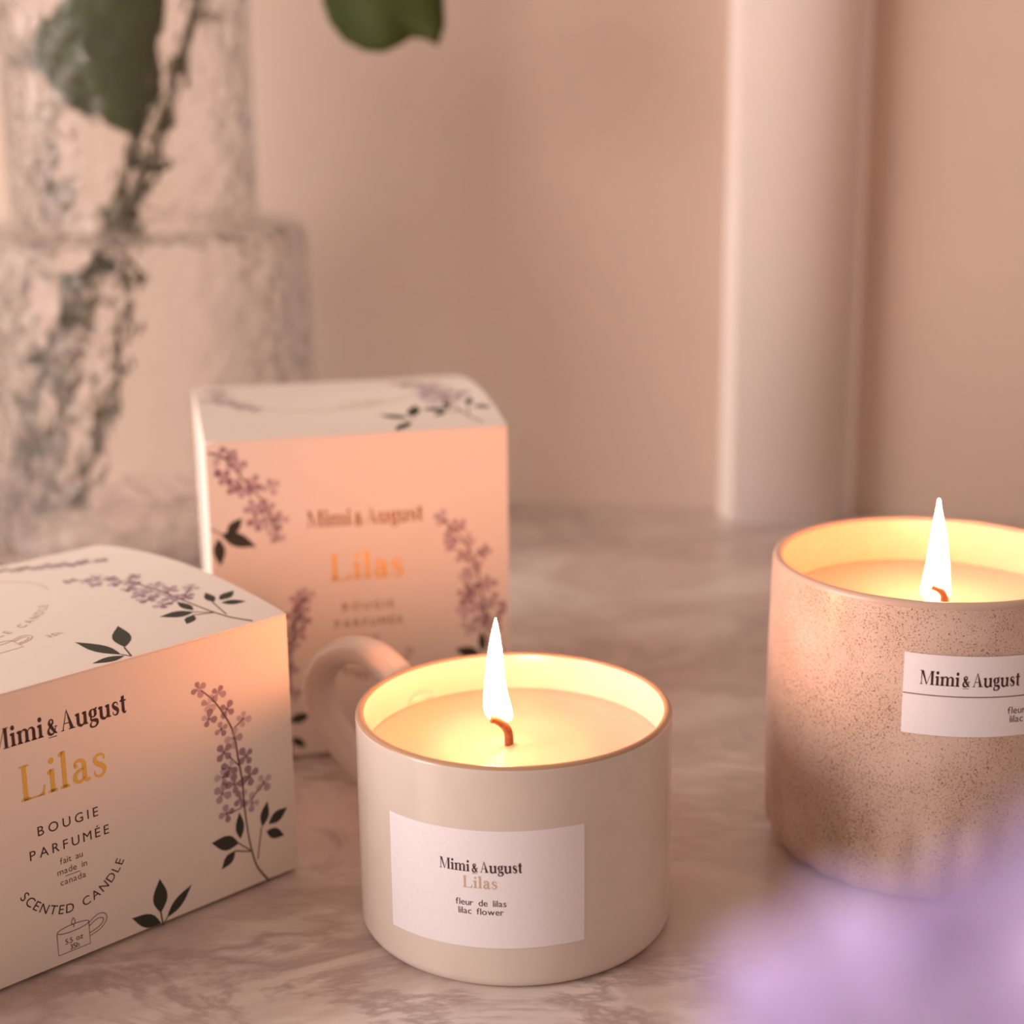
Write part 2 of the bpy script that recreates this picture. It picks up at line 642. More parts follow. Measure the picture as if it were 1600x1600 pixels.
    if ch == '&':
        a.stroke([(.50, .02), (.40, .06), (.26, .24), (.14, .42), (.155, .52), (.24, .56), (.31, .51), (.30, .42), (.19, .31), (.08, .20), (.08, .09), (.16, .015), (.29, .02), (.39, .12), (.45, .27)],
                 [H, T * .6, T, T * .9, T * .5, H * 1.6, T * .5, T * .6, H * 2, T * .6, T * .9, T * .7, H * 2, H * 1.5, H], mat)
        a.poly([(.37, .26), (.52, .26), (.52, .26 + H), (.37, .26 + H)], mat)
        a.poly([(.06, -.11), (.46, -.11), (.46, -.11 + H * .9), (.06, -.11 + H * .9)], mat)
        return a, .52
    return a, .2


def serif(art, text, x, y, cap, mat, width, bold=True, align='c'):
    T, H = (.14, .032) if bold else (.10, .034)
    k = cap / CH
    items, c = [], 0.0
    gap = .035 if bold else .05
    for ch in text:
        if ch == ' ':
            c += .125
            continue
        g, adv = serif_glyph(ch, T, H, mat)
        k_ = .92 if ch == '&' else 1.0
        items.append((g, c, k_))
        c += adv * k_ + gap
    tot = (c - gap) * k
    sx = width / tot
    x0 = x - (width / 2 if align == 'c' else 0)
    for g, c, k_ in items:
        art.merge(g, lambda px, py, c=c, k_=k_: (x0 + (c + px * k_) * k * sx, y + py * k * k_))


# ------------------------------------------------------------------ printed lilac art (mm from a right-hand lower corner)
FLOWERS = [(-30.5, 65.6), (-24.2, 62.8), (-27.5, 60.3), (-21.6, 57.2), (-27.8, 56.1), (-16.4, 52.9), (-23.9, 51.9), (-20.0, 48.1), (-23.4, 44.8),
           (-16.1, 41.5), (-21.8, 39.7), (-15.2, 35.3), (-20.5, 34.3), (-10.7, 31.8), (-24.2, 37.6), (-24.8, 32.8), (-18.9, 29.4), (-15.0, 26.9), (-23.6, 26.3)]
STEM = [(-29.7, 65.1), (-25.9, 61.0), (-22.4, 55.4), (-19.9, 49.5), (-18.8, 41.1), (-17.9, 34.4), (-17.7, 27.2), (-16.9, 18.2), (-15.9, 11.9), (-14.3, 6.4), (-10.8, 1.0)]
TWIGS = [[(-12.2, 18.4), (-14.1, 8.8)], [(-16.3, 12.3), (-20.4, 16.1)], [(-16.3, 12.0), (-21.8, 14.2)], [(-21.9, 43.2), (-18.6, 39.3)],
         [(-10.7, 31.5), (-15.7, 27.7)], [(-23.0, 26.0), (-18.6, 26.5)], [(-16.4, 52.9), (-20.5, 50.5)], [(-15.2, 35.3), (-17.8, 33.0)]]
LEAVES = [((-19.6, 17.1), (-19.5, 25.4), 2.9), ((-11.9, 18.3), (-9.7, 25.6), 3.0), ((-9.7, 18.4), (-2.8, 21.4), 3.4), ((-10.6, 16.4), (-4.4, 13.0), 3.2),
          ((-20.2, 16.0), (-29.3, 19.2), 4.4), ((-21.6, 14.1), (-26.5, 10.0), 3.0)]
LEAVES2 = [((-47.0, 4.4), (-46.6, 14.6), 4.6), ((-47.2, 1.4), (-56.0, 6.2), 3.9), ((-45.2, 2.2), (-36.5, 9.2), 3.0)]


def flower(art, x, y, r, rnd):
    a0 = rnd.uniform(0, PI / 2)
    mats = [M['petal_a'], M['petal_b'], M['petal_c']]
    k = rnd.choice((0, 0, 1, 2))
    for i in range(4):
        a = a0 + i * PI / 2 + rnd.uniform(-.2, .2)
        q = r * rnd.uniform(.85, 1.15)
        art.petal(x, y, a, q * 1.08, q * .78, mats[k] if rnd.random() < .7 else mats[(k + 1) % 3])


def sprig_art(flowers=True, leaves=True, seed=3, r=2.7):
    rnd = random.Random(seed)
    a = Art()
    if flowers:
        for x, y in FLOWERS:
            flower(a, x, y, r * (1.0 if y < 50 else .88), rnd)
    a.stroke(STEM, [.35, .4, .5, .55, .6, .6, .55, .5, .55, .6, .7], M['twig'])
    for t in TWIGS:
        a.stroke(t, .4, M['twig'], False)
    for x, y in FLOWERS[3:]:
        a.disc(x, y, .38, M['twig'], 6)
    if leaves:
        for p, q, w in LEAVES:
            a.leaf(p, q, w, M['leafprint'])
    return a


def leaf_cluster_art():
    a = Art()
    for p, q, w in LEAVES2:
        a.leaf(p, q, w, M['leafprint'])
    a.stroke([(-46.6, .6), (-47.0, 4.6)], .5, M['twig'], False)
    a.stroke([(-46.6, .6), (-45.0, 2.4)], .4, M['twig'], False)
    return a


def shifted(a, f):
    b = Art()
    b.merge(a, f)
    return b


def cut(a, u0, u1, v0, v1):
    """keep only the pieces of the print that lie on the panel"""
    b = Art()
    b.V, b.mats = list(a.V), list(a.mats)
    for f, k in zip(a.F, a.MI):
        if all(u0 <= a.V[i][0] <= u1 and v0 <= a.V[i][1] <= v1 for i in f):
            b.F.append(f)
            b.MI.append(k)
    used = sorted({i for f in b.F for i in f})
    mp = {i: n for n, i in enumerate(used)}
    b.V = [a.V[i] for i in used]
    b.F = [tuple(mp[i] for i in f) for f in b.F]
    return b


def mug_icon(a, u, h, mat, k=1.0, lw=.22):
    def P(x, y):
        return (u + x * k, h + y * k)
    a.stroke([P(-4.9, 6.4), P(-4.9, 0), P(4.7, 0), P(4.7, 6.6)], lw, mat, False)
    a.stroke([P(4.8 * math.cos(t * PI / 12), 6.6 + 1.0 * math.sin(t * PI / 12)) for t in range(25)], lw, mat, False)
    a.stroke([P(4.7, 6.2), P(7.5, 7.6), P(9.6, 7.2), P(10.2, 5.4), P(8.2, 3.2), P(4.7, 2.2)], lw, mat)
    a.stroke([P(4.7, 5.2), P(7.3, 6.4), P(8.8, 6.1), P(9.1, 5.2), P(7.6, 3.9), P(4.7, 3.1)], lw, mat)
    a.stroke([P(.2, 6.6), P(.2, 7.6)], lw, mat, False)
    a.stroke([P(.2, 7.4), P(-.4, 8.1), P(.2, 9.4), P(.7, 8.1), P(.2, 7.4)], lw, mat)


def front_texts(box, cu, dh, lay, dark, icon):
    """the words on a carton front; cu = middle line, dh = extra height per line"""
    a = Art()
    serif(a, 'Mimi & August', cu, dh['brand'], 5.5, dark, 39.0, True)
    a.build('brand_lettering', box, lay)
    a = Art()
    serif(a, 'Lilas', cu, dh['scent'], dh.get('scap', 9.6), M['gold'], 25.0, False)
    o = a.build('scent_lettering', box, lay)
    o['label'] = 'gold foil word on the carton front'
    a = Art()
    sans(a, 'BOUGIE', cu, dh['kind'], 2.6, dark, width=17.5)
    sans(a, 'PARFUMÉE', cu, dh['kind'] - 6.0, 2.6, dark, width=23.0)
    a.build('product_lettering', box, lay)
    a = Art()
    sans(a, 'fait au', cu, dh['small'], 1.75, M['ink_soft'], width=6.6)
    sans(a, 'made in', cu, dh['small'] - 2.9, 1.75, M['ink_soft'], width=8.6)
    a.stroke([(cu - 2.2, dh['small'] - 3.7), (cu + 2.2, dh['small'] - 3.7)], .18, M['ink_soft'], False)
    sans(a, 'canada', cu, dh['small'] - 6.0, 1.75, M['ink_soft'], width=7.4)
    a.build('origin_lettering', box, lay)
    a = Art()
    sans(a, 'SCENTED CANDLE', 0, 0, 2.5, dark, width=37.5, circle=(cu, dh['small'] + 3.0, 17.4))
    a.build('curved_lettering', box, lay)
    if icon:
        a = Art()
        mug_icon(a, cu - 1.2, 3.9, M['ink_soft'], .98)
        sans(a, '5.5 oz', cu - 1.2, 6.3, 1.5, dark, track=.05)
        sans(a, '35h', cu - 1.2, 4.3, 1.5, dark, track=.05)
        a.build('mug_drawing', box, lay)


# ------------------------------------------------------------------ cartons
def carton(name, label, corner, rz, w, d, h, arch):
    """corner = front right foot on the table; children in the carton's own frame, origin at its base centre"""
    ux = Vector((math.cos(rz), math.sin(rz), 0))
    uy = Vector((-math.sin(rz), math.cos(rz), 0))
    c = Vector((*corner, 0)) - ux * (w / 2) + uy * (d / 2)
    box = thing(name, label, 'box', c, rz, 'printed candle cartons')

    def top(s, t):   # s across 0..1 from the left, t back 0..1
        return h + arch * (s ** 2.2) * math.sin(PI * min(max(t, 0), 1)) ** 0.85

    # body: four walls and a floor
    N = 24
    V, F = [], []

    def wall(fn, flip):
        n = len(V)
        for i in range(N + 1):
            x, y, z = fn(i / N)
            V.append((x, y, 0.0013))
            V.append((x, y, z))
        for i in range(N):
            f = (n + 2 * i, n + 2 * i + 2, n + 2 * i + 3, n + 2 * i + 1)
            F.append(f if not flip else f[::-1])
    wall(lambda t: (-w / 2 + w * t, -d / 2, h), False)
    wall(lambda t: (w / 2, -d / 2 + d * t, top(1, t)), False)
    wall(lambda t: (w / 2 - w * t, d / 2, h), False)
    wall(lambda t: (-w / 2, d / 2 - d * t, h), False)
    n = len(V)
    V += [(-w / 2, -d / 2, .0013), (-w / 2, d / 2, .0013), (w / 2, d / 2, .0013), (w / 2, -d / 2, .0013)]
    F.append((n, n + 1, n + 2, n + 3))
    build('carton_body', V, F, M['paper'], box)
    # bottom flap fold, a little inside
    e = .004
    build('bottom_flap', [(sx * (w / 2 - e), sy * (d / 2 - e), z) for z in (0, .0013) for sx, sy in ((-1, -1), (1, -1), (1, 1), (-1, 1))],
          [(3, 2, 1, 0), (4, 5, 6, 7), (0, 1, 5, 4), (1, 2, 6, 5), (2, 3, 7, 6), (3, 0, 4, 7)], M['paper'], box)
    # lid: an arched sheet of card
    V, F = [], []
    K = 24
    for side in (0, 1):
        for i in range(K + 1):
            for j in range(K + 1):
                s, t = i / K, j / K
                V.append((-w / 2 + w * s, -d / 2 + d * t, top(s, t) + (.0005 if side else .00005)))
    q = (K + 1) ** 2
    for i in range(K):
        for j in range(K):
            a, b, cc, dd = i * (K + 1) + j, (i + 1) * (K + 1) + j, (i + 1) * (K + 1) + j + 1, i * (K + 1) + j + 1
            F.append((q + a, q + b, q + cc, q + dd))
            F.append((dd, cc, b, a))
    ring = [i * (K + 1) for i in range(K + 1)] + [K * (K + 1) + j for j in range(1, K + 1)] + [i * (K + 1) + K for i in range(K - 1, -1, -1)] + [j for j in range(K - 1, 0, -1)]
    n = len(V)
    V += [V[a] for a in ring] + [V[q + a] for a in ring]
    m_ = len(ring)
    for i in range(m_):
        F.append((n + i, n + (i + 1) % m_, n + m_ + (i + 1) % m_, n + m_ + i))
    build('lid', V, F, M['paper'], box, True)

    def lay_front(u, v):
        return (w / 2 + u / 1000, -d / 2 - .00006, v / 1000)

    def lay_top(u, v):
        x, y = w / 2 + u / 1000, v / 1000 - d / 2
        return (x, y, top(x / w + .5, y / d + .5) + .00058)
    return box, lay_front, lay_top


# ------------------------------------------------------------------ the setting
WY0, WSL = 0.457, -0.187       # the wall's foot along the back of the table: y = WY0 + WSL x
WANG = math.atan(WSL)


def slab(name, corners, z0, z1, mat):
    n = len(corners)
    V = [(x, y, z0) for x, y in corners] + [(x, y, z1) for x, y in corners]
    F = [tuple(range(n))[::-1], tuple(range(n, 2 * n))] + [(i, (i + 1) % n, n + (i + 1) % n, n + i) for i in range(n)]
    return build(name, V, F, mat)


tb = slab('marble_tabletop', [(-1.1, -.62), (1.1, -.62), (1.1, WY0 + WSL * 1.1 - .001), (-1.1, WY0 - WSL * 1.1 - .001)], -.03, 0.0, M['marble'])
tb['label'] = 'pale pink marble tabletop with brown veins under all the candles'
tb['category'] = 'table'
mod = tb.modifiers.new('bevel', 'BEVEL')
mod.width = .002
mod.segments = 2

fo = slab('floor', [(-1.6, -1.9), (1.5, -1.9), (1.5, .1), (-1.6, .7)], -.80, -.75, grain(pmat('floor_boards', (0.42, 0.28, 0.19), .5), 6, .7, .7))
fo['kind'] = 'structure'
fo['label'] = 'brown floor below the table'
wl = slab('wall_back', [(-1.6, WY0 - WSL * 1.6), (1.5, WY0 + WSL * 1.5), (1.5, WY0 + WSL * 1.5 + .1), (-1.6, WY0 - WSL * 1.6 + .1)], -.75, 1.3, M['wall'])
wl['kind'] = 'structure'
wl['label'] = 'beige painted wall behind the marble table'

# half round white moulding standing proud of the wall
c0 = Vector((.1490, WY0 + WSL * .1490, 0))
tx = Vector((math.cos(WANG), math.sin(WANG), 0))
tn = Vector((math.sin(WANG), -math.cos(WANG), 0))
prof = [(-.0345, 0.0), (-.0345, .010)] + [(-.031 * math.cos(PI * k / 20), .010 + .022 * math.sin(PI * k / 20) ** .9) for k in range(1, 20)] + [(.031, .010), (.0345, .008), (.0345, 0.0)]
V = []
for z in (0.0002, 1.3):
    for a, b in prof:
        q = c0 + tx * a + tn * b
        V.append((q.x, q.y, z))
n = len(prof)
F = [(i, i + 1, n + i + 1, n + i) for i in range(n - 1)] + [tuple(range(n))[::-1], tuple(range(n, 2 * n))]
tm = build('trim_1', V, F, M['trim'], None, False)
tm.data.polygons.foreach_set('use_smooth', [4 <= i <= 20 for i in range(len(tm.data.polygons))])
tm['kind'] = 'structure'
tm['label'] = 'white rounded upright moulding on the beige wall'

# ------------------------------------------------------------------ cartons
boxB, lf, lt = carton('candle_carton', 'tall square white candle carton glowing orange behind the mug handle', (-.00039, .12425), .21309, .10043, .10022, .1125, .0050)
front_texts(boxB, -49.0, dict(brand=82.2, scent=63.2, scap=9.0, kind=52.2, small=41.5), lf, M['ink_glow'], False)
sp = sprig_art(seed=5, r=2.9)
cut(shifted(sp, lambda x, y: (x + 7.5 + (y - 60) * -.06, y * 1.02 + 15.5)), -99.9, -.2, .5, 112).build('lilac_print', boxB, lf)
# spray hanging from the upper left corner
rnd = random.Random(11)
a = Art()
stemL = [(-99.5, 109.5), (-94, 107), (-89.5, 101), (-84, 94), (-80.5, 87), (-78.2, 78)]
for x, y in [(-97.5, 110), (-98, 104.5), (-93, 109.8), (-90.5, 105), (-95, 101), (-92, 98), (-88.5, 96), (-85.5, 98.5), (-80, 97), (-86, 90.5), (-81.5, 90), (-85, 85.5), (-80.5, 84.5), (-77.5, 85.5), (-79, 80.5)]:
    flower(a, x, y, 2.9, rnd)
a.stroke(stemL, [.7, .6, .55, .5, .45, .35], M['twig'])
cut(a, -100.2, -1, 1, 112.4).build('lilac_print', boxB, lf)
a = Art()
a.leaf((-97, 82), (-85.5, 76.9), 4.8, M['leafprint'])
a.leaf((-95, 81.5), (-89.6, 87), 3.6, M['leafprint'])
a.leaf((-97.8, 80.5), (-97.6, 71), 3.9, M['leafprint'])
a.stroke([(-100, 84), (-97, 82)], .5, M['twig'], False)
a.build('leaf_print', boxB, lf)
rnd = random.Random(21)
a = Art()
for x, y in [(-69.5, 58.5), (-72.5, 57.5), (-72, 54), (-74.5, 51.5), (-71.5, 50), (-76, 46.5), (-73, 45.5), (-75, 41.5), (-78, 38), (-76.5, 33), (-78.5, 28), (-76, 24)]:
    flower(a, x, y, 2.7, rnd)
a.stroke([(-69.5, 58.5), (-73, 52), (-75.5, 42), (-77, 30), (-78, 14), (-77, 2)], .5, M['twig'])
for p, q, w_ in [((-77.5, 14), (-70, 16), 3.6), ((-77.5, 12), (-84, 16), 3.6), ((-77, 8), (-72, 4), 3)]:
    a.leaf(p, q, w_, M['leafprint'])
a.build('lilac_print', boxB, lf)
# lid print
cut(shifted(sp, lambda x, y: (x * .95 + 3, y * 1.18 + 3)), -99, -.5, .5, 99).build('lilac_print', boxB, lt)
a = Art()
for p, q, w_ in [((-31, 15), (-40, 24), 4.2), ((-29.5, 17), (-26, 32), 4.6), ((-31, 11), (-38, .8), 3.8)]:
    a.leaf(p, q, w_, M['leafprint'])
a.stroke([(-29, 14), (-30.5, 15)], .5, M['twig'], False)
a.build('leaf_print', boxB, lt)
rnd = random.Random(8)
a = Art()
for x, y in [(-97, 72), (-93, 74), (-91, 66), (-88, 70), (-87, 60), (-83, 62), (-84, 54), (-80, 52), (-90, 84), (-92, 90)]:
    flower(a, x, y, 3.0, rnd)
a.stroke([(-97, 92), (-90, 72), (-80, 44)], .5, M['twig'])
a.build('lilac_print', boxB, lt)
a = Art()
mug_icon(a, -46, 40, M['gold_pale'], 1.0, .3)
a.stroke([(-50 + 32 * math.cos(math.radians(g)), 68 + 30 * math.sin(math.radians(g))) for g in range(-150, -29, 6)], .6, M['gold_pale'], False)
a.build('lid_drawing', boxB, lt)

boxF, lf, lt = carton('candle_carton', 'low wide white candle carton with gold foil word left of the lit mug', (-.06415, .02534), .7632, .144, .10273, .07948, .0044)
front_texts(boxF, -72.3, dict(brand=65.4, scent=49.9, kind=39.2, small=29.3), lf, M['ink'], True)
sp = sprig_art(seed=3)
sp.build('lilac_print', boxF, lf)
leaf_cluster_art().build('leaf_print', boxF, lf)
sp2 = sprig_art(seed=9)
sp2.build('lilac_print', boxF, lt)
a = Art()
for p, q, w_ in [((-51.5, 3.2), (-55.9, 19.0), 4.4), ((-48.0, 7.0), (-41.3, 21.3), 5.0), ((-51.3, 1.9), (-60.3, 2.6), 3.2)]:
    a.leaf(p, q, w_, M['leafprint'])
a.stroke([(-50.0, .5), (-51.4, 3.2)], .45, M['twig'], False)
a.stroke([(-50.0, .5), (-48.2, 7.0)], .45, M['twig'], False)
a.build('leaf_print', boxF, lt)
rnd = random.Random(4)
a = Art()
pts = [(-13, 78), (-17, 82), (-20, 81), (-22, 86), (-25, 84.5), (-26, 89), (-29, 88), (-31, 92.5), (-34, 92), (-36, 97), (-40, 96.5), (-44, 98)]
for x, y in pts:
    flower(a, x, y, 2.6, rnd)
a.stroke([(-12, 76), (-24, 86), (-36, 95), (-46, 99)], .5, M['twig'])
a.build('lilac_print', boxF, lt)
a = Art()
sans(a, 'LE CANDLE', 0, 0, 2.6, M['gold_pale'], width=27, circle=(-72, 68, 31.0))
b = Art()
cs, sn = math.cos(math.radians(32)), math.sin(math.radians(32))
b.merge(a, lambda x, y: (-72 + (x + 72) * cs - (y - 68) * sn, 68 + (x + 72) * sn + (y - 68) * cs))
b.stroke([(-72 + 34 * math.cos(math.radians(g)), 70 + 26 * math.sin(math.radians(g))) for g in range(-14, 195, 6)], .3, M['gold_pale'], False)
mug_icon(b, -72, 26, M['gold_pale'], 1.0, .3)
sans(b, '35h', -57, 27, 2.2, M['gold_pale'])
b.build('lid_drawing', boxF, lt)


# ------------------------------------------------------------------ candles
def on_cyl(R):
    """millimetres along the wall and up, from the foremost line -> point on a cylinder"""
    def f(s, z):
        a = s / 1000 / R
        return (math.sin(a) * (R), -math.cos(a) * (R), z / 1000)
    return f


def label_sheet(parent, R, s0, s1, z0, z1, slope):
    V, F = [], []
    n = 40
    f0, f1 = on_cyl(R + .00004), on_cyl(R + .00013)
    for i in range(n + 1):
        s = s0 + (s1 - s0) * i / n
        for f in (f0, f1):
            V.append(f(s, z0 + s * slope))
            V.append(f(s, z1 + s * slope))
    for i in range(n):
        a = i * 4
        F += [(a + 2, a + 6, a + 7, a + 3), (a + 1, a + 5, a + 4, a)]
    m_ = len(V)
    V += list(V)                                  # the cut edges keep their own vertices
    for i in range(n):
        a = m_ + i * 4
        F += [(a, a + 4, a + 6, a + 2), (a + 3, a + 7, a + 5, a + 1)]
    F += [(m_, m_ + 2, m_ + 3, m_ + 1), (m_ + n * 4 + 1, m_ + n * 4 + 3, m_ + n * 4 + 2, m_ + n * 4)]
    return build('label', V, F, M['label'], parent, True)


def flame_mesh(rows, nose):
    """rows: (x, z, rx) from the foot up"""
    P = catmull([(x, z, r) for x, z, r in rows], 5)
    V, F = [], []
    n = 20
    for q in P:
        for k in range(n):
            a = 2 * PI * k / n
            V.append((q.x + max(q.z, .0001) * math.cos(a), nose * max(0, 1 - (q.y - rows[0][1]) / .012) + max(q.z, .0001) * .8 * math.sin(a), q.y))
    for i in range(len(P) - 1):
        for k in range(n):
            k2 = (k + 1) % n
            F.append((i * n + k, i * n + k2, (i + 1) * n + k2, (i + 1) * n + k))
    F.append(tuple(range(n))[::-1])
    F.append(tuple(range((len(P) - 1) * n, len(P) * n)))
    return V, F


# --- the mug candle
R, HT = .0430, .0616
mug = thing('mug_candle', 'lit candle in a cream white mug with a looped handle and paper label', 'candle', (0, 0, 0))
ti = .0026
prof = [(0, .0010), (.036, .0010), (.038, 0.0), (.0395, 0.0)] + arc(R - .0035, .0035, .0035, -80, 0, 6) + [(R, .012), (R, .03), (R, .05), (R, HT - .0022)] + arc(R - ti / 2, HT - ti / 2, ti / 2, 0, 25, 3)
V, F = lathe(prof, 128)
build('mug_body', V, F, M['ceramic'], mug, True)
rim = arc(R - ti / 2, HT - ti / 2, ti / 2, 25, 140, 8)
V, F = lathe(rim, 128)
o = build('rim', V, F, M['rim'], mug, True)
o['label'] = 'thin tan unglazed rim of the mug'
ri = R - ti / 2 + ti / 2 * math.cos(math.radians(140))
zi = HT - ti / 2 + ti / 2 * math.sin(math.radians(140))
inner = [(ri, zi), (R - ti, zi - .001), (R - ti, .055), (R - ti - .0003, .045), (R - ti - .001, .010), (R - ti - .006, .006), (0, .005)]
V, F = lathe(inner, 128)
build('mug_inside', V, F, M['ceramic'], mug, True)
WZ = .0500
wx = [(R - ti - .0002, .012), (R - ti + .0004, WZ + .0013), (R - ti - .0006, WZ + .0006), (R - ti - .0022, WZ + .0001), (.030, WZ), (.0185, WZ - .0001), (.0165, WZ - .0007), (.012, WZ - .0009), (.004, WZ - .0008), (.0016, WZ), (0, WZ + .0004)]
V, F = lathe(wx, 96)
build('wax', V, F, M['wax'], mug, True)
PH = math.radians(132)
hd = [(.0410, .0500), (.047, .0545), (.054, .0578), (.063, .0600), (.074, .0583), (.0845, .0525), (.0905, .0435), (.0885, .0345), (.080, .0272), (.069, .0220), (.056, .0175), (.0412, .0130)]
path = catmull([(r * math.cos(PH), r * math.sin(PH), z) for r, z in hd], 5)
V, F = tube(path, .0042, 16, 1.35, (-math.sin(PH), math.cos(PH), 0))
build('handle', V, F, M['ceramic'], mug, True)
sl = .019
lb = label_sheet(mug, R, -36.8, 17.7, 12.3, 44.68, sl)
f_ = on_cyl(R + .00018)


def lay_mug(s, z):
    return f_(s, z + s * sl)


a = Art()
serif(a, 'Mimi & August', -9.4, 33.35, 3.1, M['ink'], 21.6, True)
a.build('brand_lettering', lb, lay_mug)
a = Art()
serif(a, 'Lilas', -9.4, 28.9, 3.2, M['gold_pale'], 9.0, False)
a.build('scent_lettering', lb, lay_mug)
a = Art()
sans(a, 'fleur de lilas', -9.3, 24.0, 1.75, M['ink'], width=13.2)
sans(a, 'lilac flower', -9.3, 21.6, 1.75, M['ink'], width=11.8)
a.build('scent_note_lettering', lb, lay_mug)
wk = catmull([(-.0014, 0, WZ - .001), (-.0014, 0, WZ + .0022), (-.0018, 0, WZ + .0042), (-.0032, 0, WZ + .0060), (-.0049, 0, WZ + .0071), (-.0062, -.0003, WZ + .0074)], 5)
V, F = tube(wk, [.0013 - .0003 * i / len(wk) for i in range(len(wk))], 10)
build('wick', V, F, M['wick'], mug, True)
V, F = flame_mesh([(-.0030, .0553, .0018), (-.0036, .0562, .0032), (-.0042, .0585, .0038), (-.0046, .0615, .0036), (-.0049, .0655, .0031), (-.0050, .070, .0026), (-.0049, .0745, .0022),
                   (-.0048, .0790, .0016), (-.0047, .0825, .0010), (-.0046, .0863, .0002)], .0040)
build('flame', V, F, M['flame'], mug, True)

# --- the speckled cup candle
CR, CHT = .0457, .0903
cup = thing('cup_candle', 'lit candle in a brown speckled stoneware cup with fluted foot and label', 'candle', (.12248, .04001, 0))
ct = .0030


def flute(z, ang, r):
    k = max(0.0, min(1.0, (.0300 - z) / .012))
    if z < .002:
        k *= max(z, 0) / .002
    return 1 - .030 * k * (0.5 + 0.5 * math.cos(24 * ang)) ** 1.4


pr = [(0, .0012), (.033, .0012), (.0335, 0.0), (.0355, 0.0)] + arc(CR - .0095, .0095, .0095, -80, -5, 8)
pr += [(CR + .0006 * math.sin(PI * t), .0098 + (CHT - .0116) * t) for t in [i / 28 for i in range(29)]]
V, F = lathe(pr, 240, flute)
build('cup_body', V, F, M['stoneware'], cup, True)
cr = [pr[-1]] + arc(CR - ct / 2, CHT - ct / 2, ct / 2, 0, 160, 8)
V, F = lathe(cr, 128)
build('rim', V, F, M['cup_rim'], cup, True)['label'] = 'tan rounded rim of the speckled cup'
ri = cr[-1]
inner = [ri, (CR - ct, CHT - .003), (CR - ct, .060), (CR - ct - .001, .012), (CR - ct - .006, .007), (0, .006)]
V, F = lathe(inner, 128)
build('cup_inside', V, F, M['stoneware_in'], cup, True)
CW = .0755
V, F = lathe([(CR - ct - .0002, .014), (CR - ct + .0004, CW + .0012), (CR - ct - .0007, CW + .0005), (CR - ct - .002, CW), (.022, CW), (.019, CW - .0008), (.004, CW - .0008), (.0016, CW), (0, CW + .0004)], 96)
build('wax', V, F, M['wax'], cup, True)
csl = -.03
RL = CR + .0007
lb = label_sheet(cup, RL, -17.9, 31, 52.9, 75.85, csl)
f2_ = on_cyl(RL + .00018)


def lay_cup(s, z):
    return f2_(s, z + s * csl)


a = Art()
serif(a, 'Mimi & August', .1, 67.3, 4.0, M['ink'], 27.4, True)
a.build('brand_lettering', lb, lay_cup)
a = Art()
a.stroke([(-17.9 + 48.9 * i / 30, 64.35) for i in range(31)], .3, M['ink_soft'], False)
a.build('rule_line', lb, lay_cup)
a = Art()
sans(a, 'fleur de lilas', 10.7, 59.3, 2.0, M['ink'], width=15.5, align='l')
sans(a, 'lilac flower', 11.5, 56.8, 2.0, M['ink'], width=13.8, align='l')
a.build('scent_note_lettering', lb, lay_cup)
wk = catmull([(.0045, 0, CW - .001), (.0044, 0, CW + .002), (.0036, 0, CW + .0038), (.0018, 0, CW + .0050), (.0003, -.0002, CW + .0054)], 5)
V, F = tube(wk, [.0014 - .0003 * i / len(wk) for i in range(len(wk))], 10)
build('wick', V, F, M['wick'], cup, True)
V, F = flame_mesh([(.0030, .0762, .0030), (.0028, .0775, .0042), (.0025, .0800, .0041), (.0024, .0823, .0038), (.0020, .0882, .0031), (.0019, .0920, .0027), (.0018, .0959, .0022),
                   (.0016, .1000, .0015), (.0014, .1036, .0008), (.0013, .1073, .0002)], .0040)
build('flame', V, F, M['flame'], cup, True)

# ------------------------------------------------------------------ the tiered glass vase with lilac branches
VC = Vector((-.172, .365, 0))
vase = thing('glass_vase', 'tall tiered vase of clear bubbled glass holding leafy branches', 'vase', VC)
r1, r2, zs, vt = .0795, .0570, .1630, .0045
vo = [(0, .004), (r1 - .014, .004), (r1 - .011, .0003), (r1 - .008, 0)] + arc(r1 - .006, .006, .006, -80, 0, 5) + [(r1, .02), (r1, .05), (r1, .09), (r1, .13), (r1, zs - .010)]
vo += arc(r1 - .010, zs - .010, .010, 10, 90, 7) + [(r2 + .004, zs), (r2 + .001, zs + .002), (r2, zs + .006), (r2, .20), (r2, .24), (r2 + .001, .28), (r2 + .004, .325)]
vo += [(r2 + .003, .328), (r2 + .0005, .327)]
q1, q2 = r1 - vt, r2 - vt
vo += [(q2 + .002, .30), (q2, .26), (q2, .22), (q2, .18), (q2, zs - .002), (q2 + .004, zs - vt)]
vo += [(q1 - .009, zs - vt), (q1 - .003, zs - vt - .003), (q1, zs - .014), (q1, .13), (q1, .09), (q1, .05), (q1, .02), (q1 - .003, .012), (q1 - .009, .009), (0, .008)]


def wobble(z, ang, r):
    return 1 + .006 * noise.noise(Vector((math.cos(ang) * 5, math.sin(ang) * 5, z * 45)))


V, F = lathe(vo, 120, wobble)
build('vase_body', V, F, M['glass'], vase, True)


